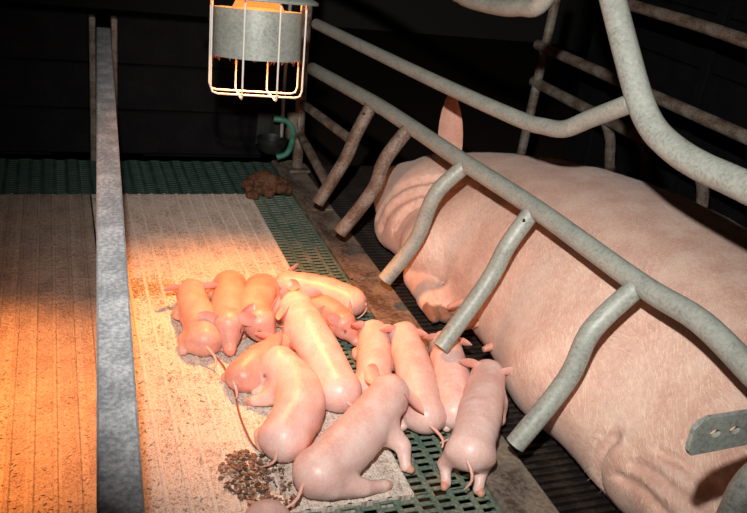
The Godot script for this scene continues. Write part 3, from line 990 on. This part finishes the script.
func build_sow() -> void:
	var f := Field.new(Vector3(0.88, -0.03, -2.66), Vector3(1.88, 0.53, -0.20), 0.0105)
	# trunk lying on its side, belly to the piglets
	var trunk := smooth([Vector3(1.43, 0.215, -0.60), Vector3(1.43, 0.22, -1.15), Vector3(1.42, 0.22, -1.60), Vector3(1.36, 0.205, -1.93), Vector3(1.19, 0.185, -2.13)], 9)
	var girth := []
	var flats := []
	for q in smooth([Vector3(0.37, 0.60, 0), Vector3(0.39, 0.60, 0), Vector3(0.385, 0.60, 0), Vector3(0.31, 0.65, 0), Vector3(0.19, 0.88, 0)], 9):
		girth.append(q.x)
		flats.append(q.y)
	f.chain(trunk, girth, flats)
	# head turned away, jowl towards the piglets
	f.bone(Vector3(1.10, 0.17, -2.13), Vector3(1.10, 0.14, -2.30), 0.155, 0.11, 0.07)
	f.bone(Vector3(1.10, 0.14, -2.30), Vector3(1.12, 0.085, -2.52), 0.105, 0.065, 0.06)
	f.bone(Vector3(1.12, 0.085, -2.52), Vector3(1.122, 0.083, -2.535), 0.068, 0.066, 0.01)
	f.bone(Vector3(1.045, 0.12, -2.08), Vector3(1.02, 0.10, -2.16), 0.10, 0.085, 0.05)
	# chest and near foreleg
	f.bone(Vector3(1.16, 0.18, -1.88), Vector3(1.035, 0.145, -1.915), 0.16, 0.112, 0.06)
	f.bone(Vector3(1.08, 0.09, -1.97), Vector3(0.985, 0.062, -1.90), 0.08, 0.05, 0.012)
	f.bone(Vector3(0.985, 0.060, -1.90), Vector3(0.968, 0.047, -1.79), 0.048, 0.037, 0.01)
	for q in [-1.0, 1.0]:
		f.bone(Vector3(0.968 + q * 0.010, 0.048, -1.78), Vector3(0.962 + q * 0.016, 0.034, -1.695), 0.030, 0.014, 0.006)
		f.bone(Vector3(0.985 + q * 0.012, 0.075, -1.76), Vector3(0.988 + q * 0.016, 0.066, -1.735), 0.013, 0.007, 0.004)
	# udder along the belly
	f.bone(Vector3(1.12, 0.12, -1.72), Vector3(1.10, 0.125, -1.30), 0.115, 0.13, 0.07)
	f.bone(Vector3(1.10, 0.125, -1.30), Vector3(1.11, 0.12, -0.95), 0.13, 0.125, 0.07)
	# upper hind leg drawn up along the flank
	f.bone(Vector3(1.38, 0.25, -0.56), Vector3(1.115, 0.135, -0.85), 0.20, 0.125, 0.016)
	f.bone(Vector3(1.115, 0.125, -0.85), Vector3(1.06, 0.08, -0.55), 0.115, 0.06, 0.03)
	f.bone(Vector3(1.06, 0.08, -0.55), Vector3(1.0, 0.05, -0.42), 0.055, 0.04, 0.02)
	# folds of skin: jowl and neck, and the creases before the thigh; each runs over the surface where it is met from the side
	for g in [
		[[0.07, -2.18], [0.15, -2.155], [0.23, -2.10], [0.30, -2.03], 0.008], [[0.06, -2.13], [0.14, -2.10], [0.22, -2.05], [0.30, -1.98], 0.007], [[0.10, -2.05], [0.17, -2.035], [0.24, -1.99], 0.007],
		[[0.15, -0.99], [0.11, -1.0], [0.06, -1.0], [0.01, -0.99], 0.008],
		[[0.13, -0.93], [0.15, -0.88], [0.16, -0.82], [0.155, -0.76], 0.005], [[0.09, -0.94], [0.11, -0.88], [0.115, -0.82], [0.10, -0.76], 0.005], [[0.18, -0.90], [0.20, -0.84], [0.205, -0.78], 0.004]]:
		var line := []
		for q in g.size() - 1:
			line.append(f.hit(Vector3(0.89, g[q][0] + 0.05, g[q][1]), Vector3(1, -0.15, 0).normalized()))
		line = smooth(line, 4)
		for q in line.size() - 1:
			f.bone(line[q], line[q + 1], g[g.size() - 1], g[g.size() - 1], 0.016, 1.0, true)
	f.floor_cut(0.0)
	var s := Shape.new()
	f.net(s)
	var wob := FastNoiseLite.new()
	wob.seed = 5
	wob.frequency = 6.0
	for i in s.v.size():
		var p := s.v[i]
		s.v[i] = p + s.n[i] * wob.get_noise_3dv(p) * 0.006
		var c := Color(1, 1, 1)
		# horn of the claws
		if p.x < 1.01 and p.z > -1.745 and p.z < -1.66 and p.y < 0.06:
			c = Color(0.30, 0.24, 0.19)
		s.col.append(c)
	var skin_count := s.v.size()
	# teats along the belly
	for k in 4:
		var z := -1.66 + k * 0.105
		var n0 := s.v.size()
		s.tube([Vector3(1.0, 0.105, z), Vector3(0.972, 0.098, z + 0.004), Vector3(0.958, 0.094, z + 0.006)], 0.012, 8, 0.007)
		for i in s.v.size() - n0:
			s.col.append(Color(0.95, 0.72, 0.66))
	# ears: one pricked, one folded behind the head
	leaf(s, Vector3(1.165, 0.26, -2.17), Vector3(1.19, 0.52, -2.31), Vector3(-0.35, 0.1, 0.9), 0.045, 0.012, 0.35, Color(0.98, 0.80, 0.76))
	leaf(s, Vector3(1.22, 0.24, -2.22), Vector3(1.36, 0.22, -2.33), Vector3(0.5, 0.3, 0.9), 0.05, 0.012, 0.35, Color(0.98, 0.80, 0.76))
	s.uv.clear()
	var base := Vector3(1.37, 0.0, -1.3)
	for i in s.v.size():
		s.v[i] -= base
	var o := thing("sow", "large pink sow lying on her side behind the crate bars, belly to the piglets", "pig", base)
	place("body", s.mesh(), M.sow_skin, o)
	# bristles, lying back towards the tail
	var hair := Shape.new()
	for q in 3:
		var y0 := q / 3.0
		var y1 := (q + 1) / 3.0
		var w0 := 0.5 * (1.0 - y0 * 0.8)
		var w1 := 0.5 * (1.0 - y1 * 0.8)
		hair.quad(Vector3(-w0, y0, 0.25 * y0 * y0), Vector3(w0, y0, 0.25 * y0 * y0), Vector3(w1, y1, 0.25 * y1 * y1), Vector3(-w1, y1, 0.25 * y1 * y1), Vector3(0, -0.3, 1))
	var mm := MultiMesh.new()
	mm.transform_format = MultiMesh.TRANSFORM_3D
	mm.mesh = hair.mesh()
	var places := []
	var curl := FastNoiseLite.new()
	curl.seed = 21
	curl.frequency = 4.0
	for i in 64000:
		var j := rng.randi() % skin_count
		var p := s.v[j]
		var n := s.n[j]
		var w := p + base
		if w.z < -2.2 or w.y < 0.06 or (w.x < 1.01 and w.z < -1.66 and w.y < 0.12) or (n.x > 0.5 and n.y < 0.4):
			continue
		var lean := Vector3(-0.25 - n.y * 0.5, -0.35, 1.0) + Vector3(curl.get_noise_3dv(w), curl.get_noise_3dv(w + Vector3(9, 0, 0)), 0.0) * 1.3
		lean += Vector3(rng.randf_range(-0.3, 0.3), rng.randf_range(-0.3, 0.3), rng.randf_range(-0.3, 0.3))
		lean = (lean - n * lean.dot(n)).normalized()
		var y := (lean * 0.93 + n * 0.26).normalized()
		var x := y.cross(n).normalized()
		var z := x.cross(y)
		var len_ := rng.randf_range(0.015, 0.029)
		var jit := x * rng.randf_range(-0.006, 0.006) + lean * rng.randf_range(-0.006, 0.006)
		places.append(Transform3D(Basis(x * 0.0008, y * len_, z * len_ * -0.6), p + jit - n * 0.001))
	mm.instance_count = places.size()
	for i in places.size():
		mm.set_instance_transform(i, places[i])
	var h := MultiMeshInstance3D.new()
	h.name = "bristles"
	h.multimesh = mm
	h.material_override = M.bristle
	h.set_meta("kind", "stuff")
	h.set_meta("label", "short pale bristles")
	o.add_child(h)


# ------------------------------------------------------------------ small things
func build_small() -> void:
	# drinker
	var d := thing("drinker_bowl", "green drinking bowl with a thin water pipe at the crate post", "drinker", Vector3(0.775, 0.0, -2.93))
	var s := Shape.new()
	s.lathe([Vector2(0.0, 0.075), Vector2(0.03, 0.076), Vector2(0.05, 0.088), Vector2(0.058, 0.115), Vector2(0.060, 0.135), Vector2(0.056, 0.135), Vector2(0.053, 0.115), Vector2(0.045, 0.094), Vector2(0.0, 0.084)], 28)
	place("bowl", s.mesh(), M.bowl_dark, d)
	place("back_shield", tube_mesh(smooth([Vector3(-0.01, 0.222, 0.03), Vector3(0.035, 0.218, 0.04), Vector3(0.062, 0.19, 0.045), Vector3(0.066, 0.14, 0.045), Vector3(0.05, 0.09, 0.045), Vector3(0.01, 0.072, 0.045)]), 0.012, 10), M.drinker_green, d)
	place("water_pipe", tube_mesh([Vector3(0.035, 0.14, 0.0), Vector3(0.028, 0.34, 0.0), Vector3(0.02, 0.75, 0.0)], 0.007, 8), M.zinc, d)
	place("mount_plate", box_mesh(Vector3(0.0, 0.15, -0.07), Vector3(0.1, 0.13, 0.01), 0.003), M.bowl_dark, d)
	# dung heap under it
	var f := Field.new(Vector3(0.58, -0.01, -2.84), Vector3(0.87, 0.14, -2.52), 0.007)
	for i in 26:
		var p := Vector3(0.715 + rng.randf_range(-0.09, 0.07), rng.randf_range(0.01, 0.035), -2.69 + rng.randf_range(-0.07, 0.06))
		f.bone(p, p + Vector3(rng.randf_range(-0.02, 0.02), rng.randf_range(0.0, 0.012), rng.randf_range(-0.02, 0.02)), rng.randf_range(0.014, 0.026), 0.014, 0.008)
	for i in 6:
		var p := Vector3(0.70 + rng.randf_range(-0.04, 0.04), 0.05, -2.71 + rng.randf_range(-0.03, 0.03))
		f.bone(p, p + Vector3(0.015, 0.01, 0.005), 0.022, 0.018, 0.008)
	f.floor_cut(0.0)
	s = Shape.new()
	f.net(s)
	var o := place("dung_heap", s.mesh(), M.dung)
	tag(o, "brown heap of dung on the slats below the green drinker", "dung")
	# litter of straw and bark at the foot of the huddle
	s = Shape.new()
	var tones := [Color(0.13, 0.07, 0.045), Color(0.20, 0.12, 0.075), Color(0.42, 0.30, 0.23), Color(0.07, 0.042, 0.03), Color(0.27, 0.15, 0.09)]
	for i in 520:
		var a := rng.randf() * TAU
		var q := sqrt(rng.randf())
		var c := Vector3(0.322 + cos(a) * q * 0.05, 0.008, -1.205 + sin(a) * q * 0.075)
		if i > 330:
			c = Vector3(0.335 + rng.randf_range(-0.02, 0.07), 0.008, -1.16 + rng.randf_range(-0.12, 0.06))
		c.y += rng.randf() * 0.018 * (1.0 - q)
		var n0 := s.v.size()
		s.box(c, Vector3(rng.randf_range(0.0015, 0.006), rng.randf_range(0.0004, 0.001), rng.randf_range(0.0012, 0.0035)), Basis.from_euler(Vector3(rng.randf_range(-0.4, 0.4), rng.randf() * TAU, rng.randf_range(-0.4, 0.4))))
		var tone: Color = tones[rng.randi() % 5]
		for j in s.v.size() - n0:
			s.col.append(tone)
	o = place("bark_litter", s.mesh(), M.straw)
	o.set_meta("kind", "stuff")
	tag(o, "small heap of brown bark and straw litter beside the largest front piglet", "litter")
	# crumbs lying loose on both mats
	s = Shape.new()
	for i in 900:
		var left := i % 3 > 0
		var c := Vector3(rng.randf_range(-0.35, 0.04), 0.0075, rng.randf_range(-2.0, -1.1)) if left else Vector3(rng.randf_range(0.12, 0.32), 0.0075, rng.randf_range(-2.3, -1.1))
		var n0 := s.v.size()
		s.box(c, Vector3(rng.randf_range(0.001, 0.005), rng.randf_range(0.0005, 0.0012), rng.randf_range(0.0006, 0.0014)), Basis(Vector3.UP, rng.randf() * TAU))
		var tone: Color = tones[rng.randi() % 5].lerp(Color(0.6, 0.5, 0.4), 0.5)
		for j in s.v.size() - n0:
			s.col.append(tone)
	o = place("crumbs", s.mesh(), M.straw)
	o.set_meta("kind", "stuff")
	tag(o, "fine straw crumbs scattered over the creep mats", "litter")
	# loose yellowish grains by the divider
	s = Shape.new()
	for i in 700:
		var c := Vector3(0.205 + rng.randfn() * 0.05, 0.0075, -1.99 + rng.randfn() * 0.035)
		c.x = clampf(c.x, 0.13, 0.32)
		var n0 := s.v.size()
		s.box(c, Vector3(rng.randf_range(0.001, 0.003), 0.0009, rng.randf_range(0.0008, 0.002)), Basis(Vector3.UP, rng.randf() * TAU))
		var tone := Color(0.42, 0.27, 0.09).lerp(Color(0.62, 0.46, 0.2), rng.randf())
		for j in s.v.size() - n0:
			s.col.append(tone)
	o = place("yellow_grains", s.mesh(), M.straw)
	o.set_meta("kind", "stuff")
	tag(o, "patch of loose yellowish grains on the mat beside the divider", "feed")
	# dried navel cord
	o = place("navel_cord", tube_mesh(smooth([Vector3(0.335, 0.012, -1.625), Vector3(0.349, 0.011, -1.57), Vector3(0.352, 0.011, -1.47), Vector3(0.348, 0.011, -1.39), Vector3(0.352, 0.011, -1.31), Vector3(0.36, 0.011, -1.275)]), 0.0022, 7), M.cord)
	tag(o, "thin dried reddish cord lying on the mat beside the curled piglet", "cord")


# ------------------------------------------------------------------ scene
func _ready() -> void:
	rng.seed = 77
	# camera: straight above the divider, turned to the sow and tipped down
	var cam := Camera3D.new()
	cam.name = "camera"
	cam.fov = 35.554
	cam.near = 0.02
	cam.far = 30.0
	cam.transform = Transform3D(Basis(Vector3(0.932, 0.136, 0.336), Vector3(0.029, 0.895, -0.445), Vector3(-0.361, 0.424, 0.83)).orthonormalized(), Vector3(0, 1.1, 0))
	cam.current = true
	add_child(cam)
	var we := WorldEnvironment.new()
	var env := Environment.new()
	env.background_mode = Environment.BG_COLOR
	env.background_color = Color(0, 0, 0)
	env.tonemap_mode = Environment.TONE_MAPPER_LINEAR
	env.tonemap_exposure = 1.0
	env.sdfgi_enabled = true
	env.ssao_enabled = true
	env.ssil_enabled = true
	we.environment = env
	add_child(we)
	# the photographer's flash, on the camera above the lens, its beam aimed a little high
	var flash := SpotLight3D.new()
	flash.name = "camera_flash"
	flash.light_color = Color(1.0, 0.985, 0.96)
	flash.light_energy = 4.6
	flash.light_size = 0.02
	flash.spot_angle = 37.0
	flash.spot_angle_attenuation = 1.0
	flash.spot_range = 12.0
	flash.spot_attenuation = 2.0
	flash.shadow_enabled = true
	add_child(flash)
	flash.look_at_from_position(Vector3(-0.03, 1.36, -0.125), Vector3(0.95, 0.38, -1.82))
	make_materials()
	build_floor()
	build_walls()
	build_divider()
	build_crate()
	build_sow()
	build_piglets()
	heat_lamp("galvanised heat lamp with a wire guard hanging over the piglets", Vector3(0.434, 0.686, -1.85), Vector3(-0.14, -0.13, 0.02), 1.4, 44.0)
	heat_lamp("galvanised heat lamp with a wire guard over the neighbouring pen's mat", Vector3(-0.29, 0.62, -1.55), Vector3(-0.04, 0, 0.16), 2.0, 36.0)
	build_small()
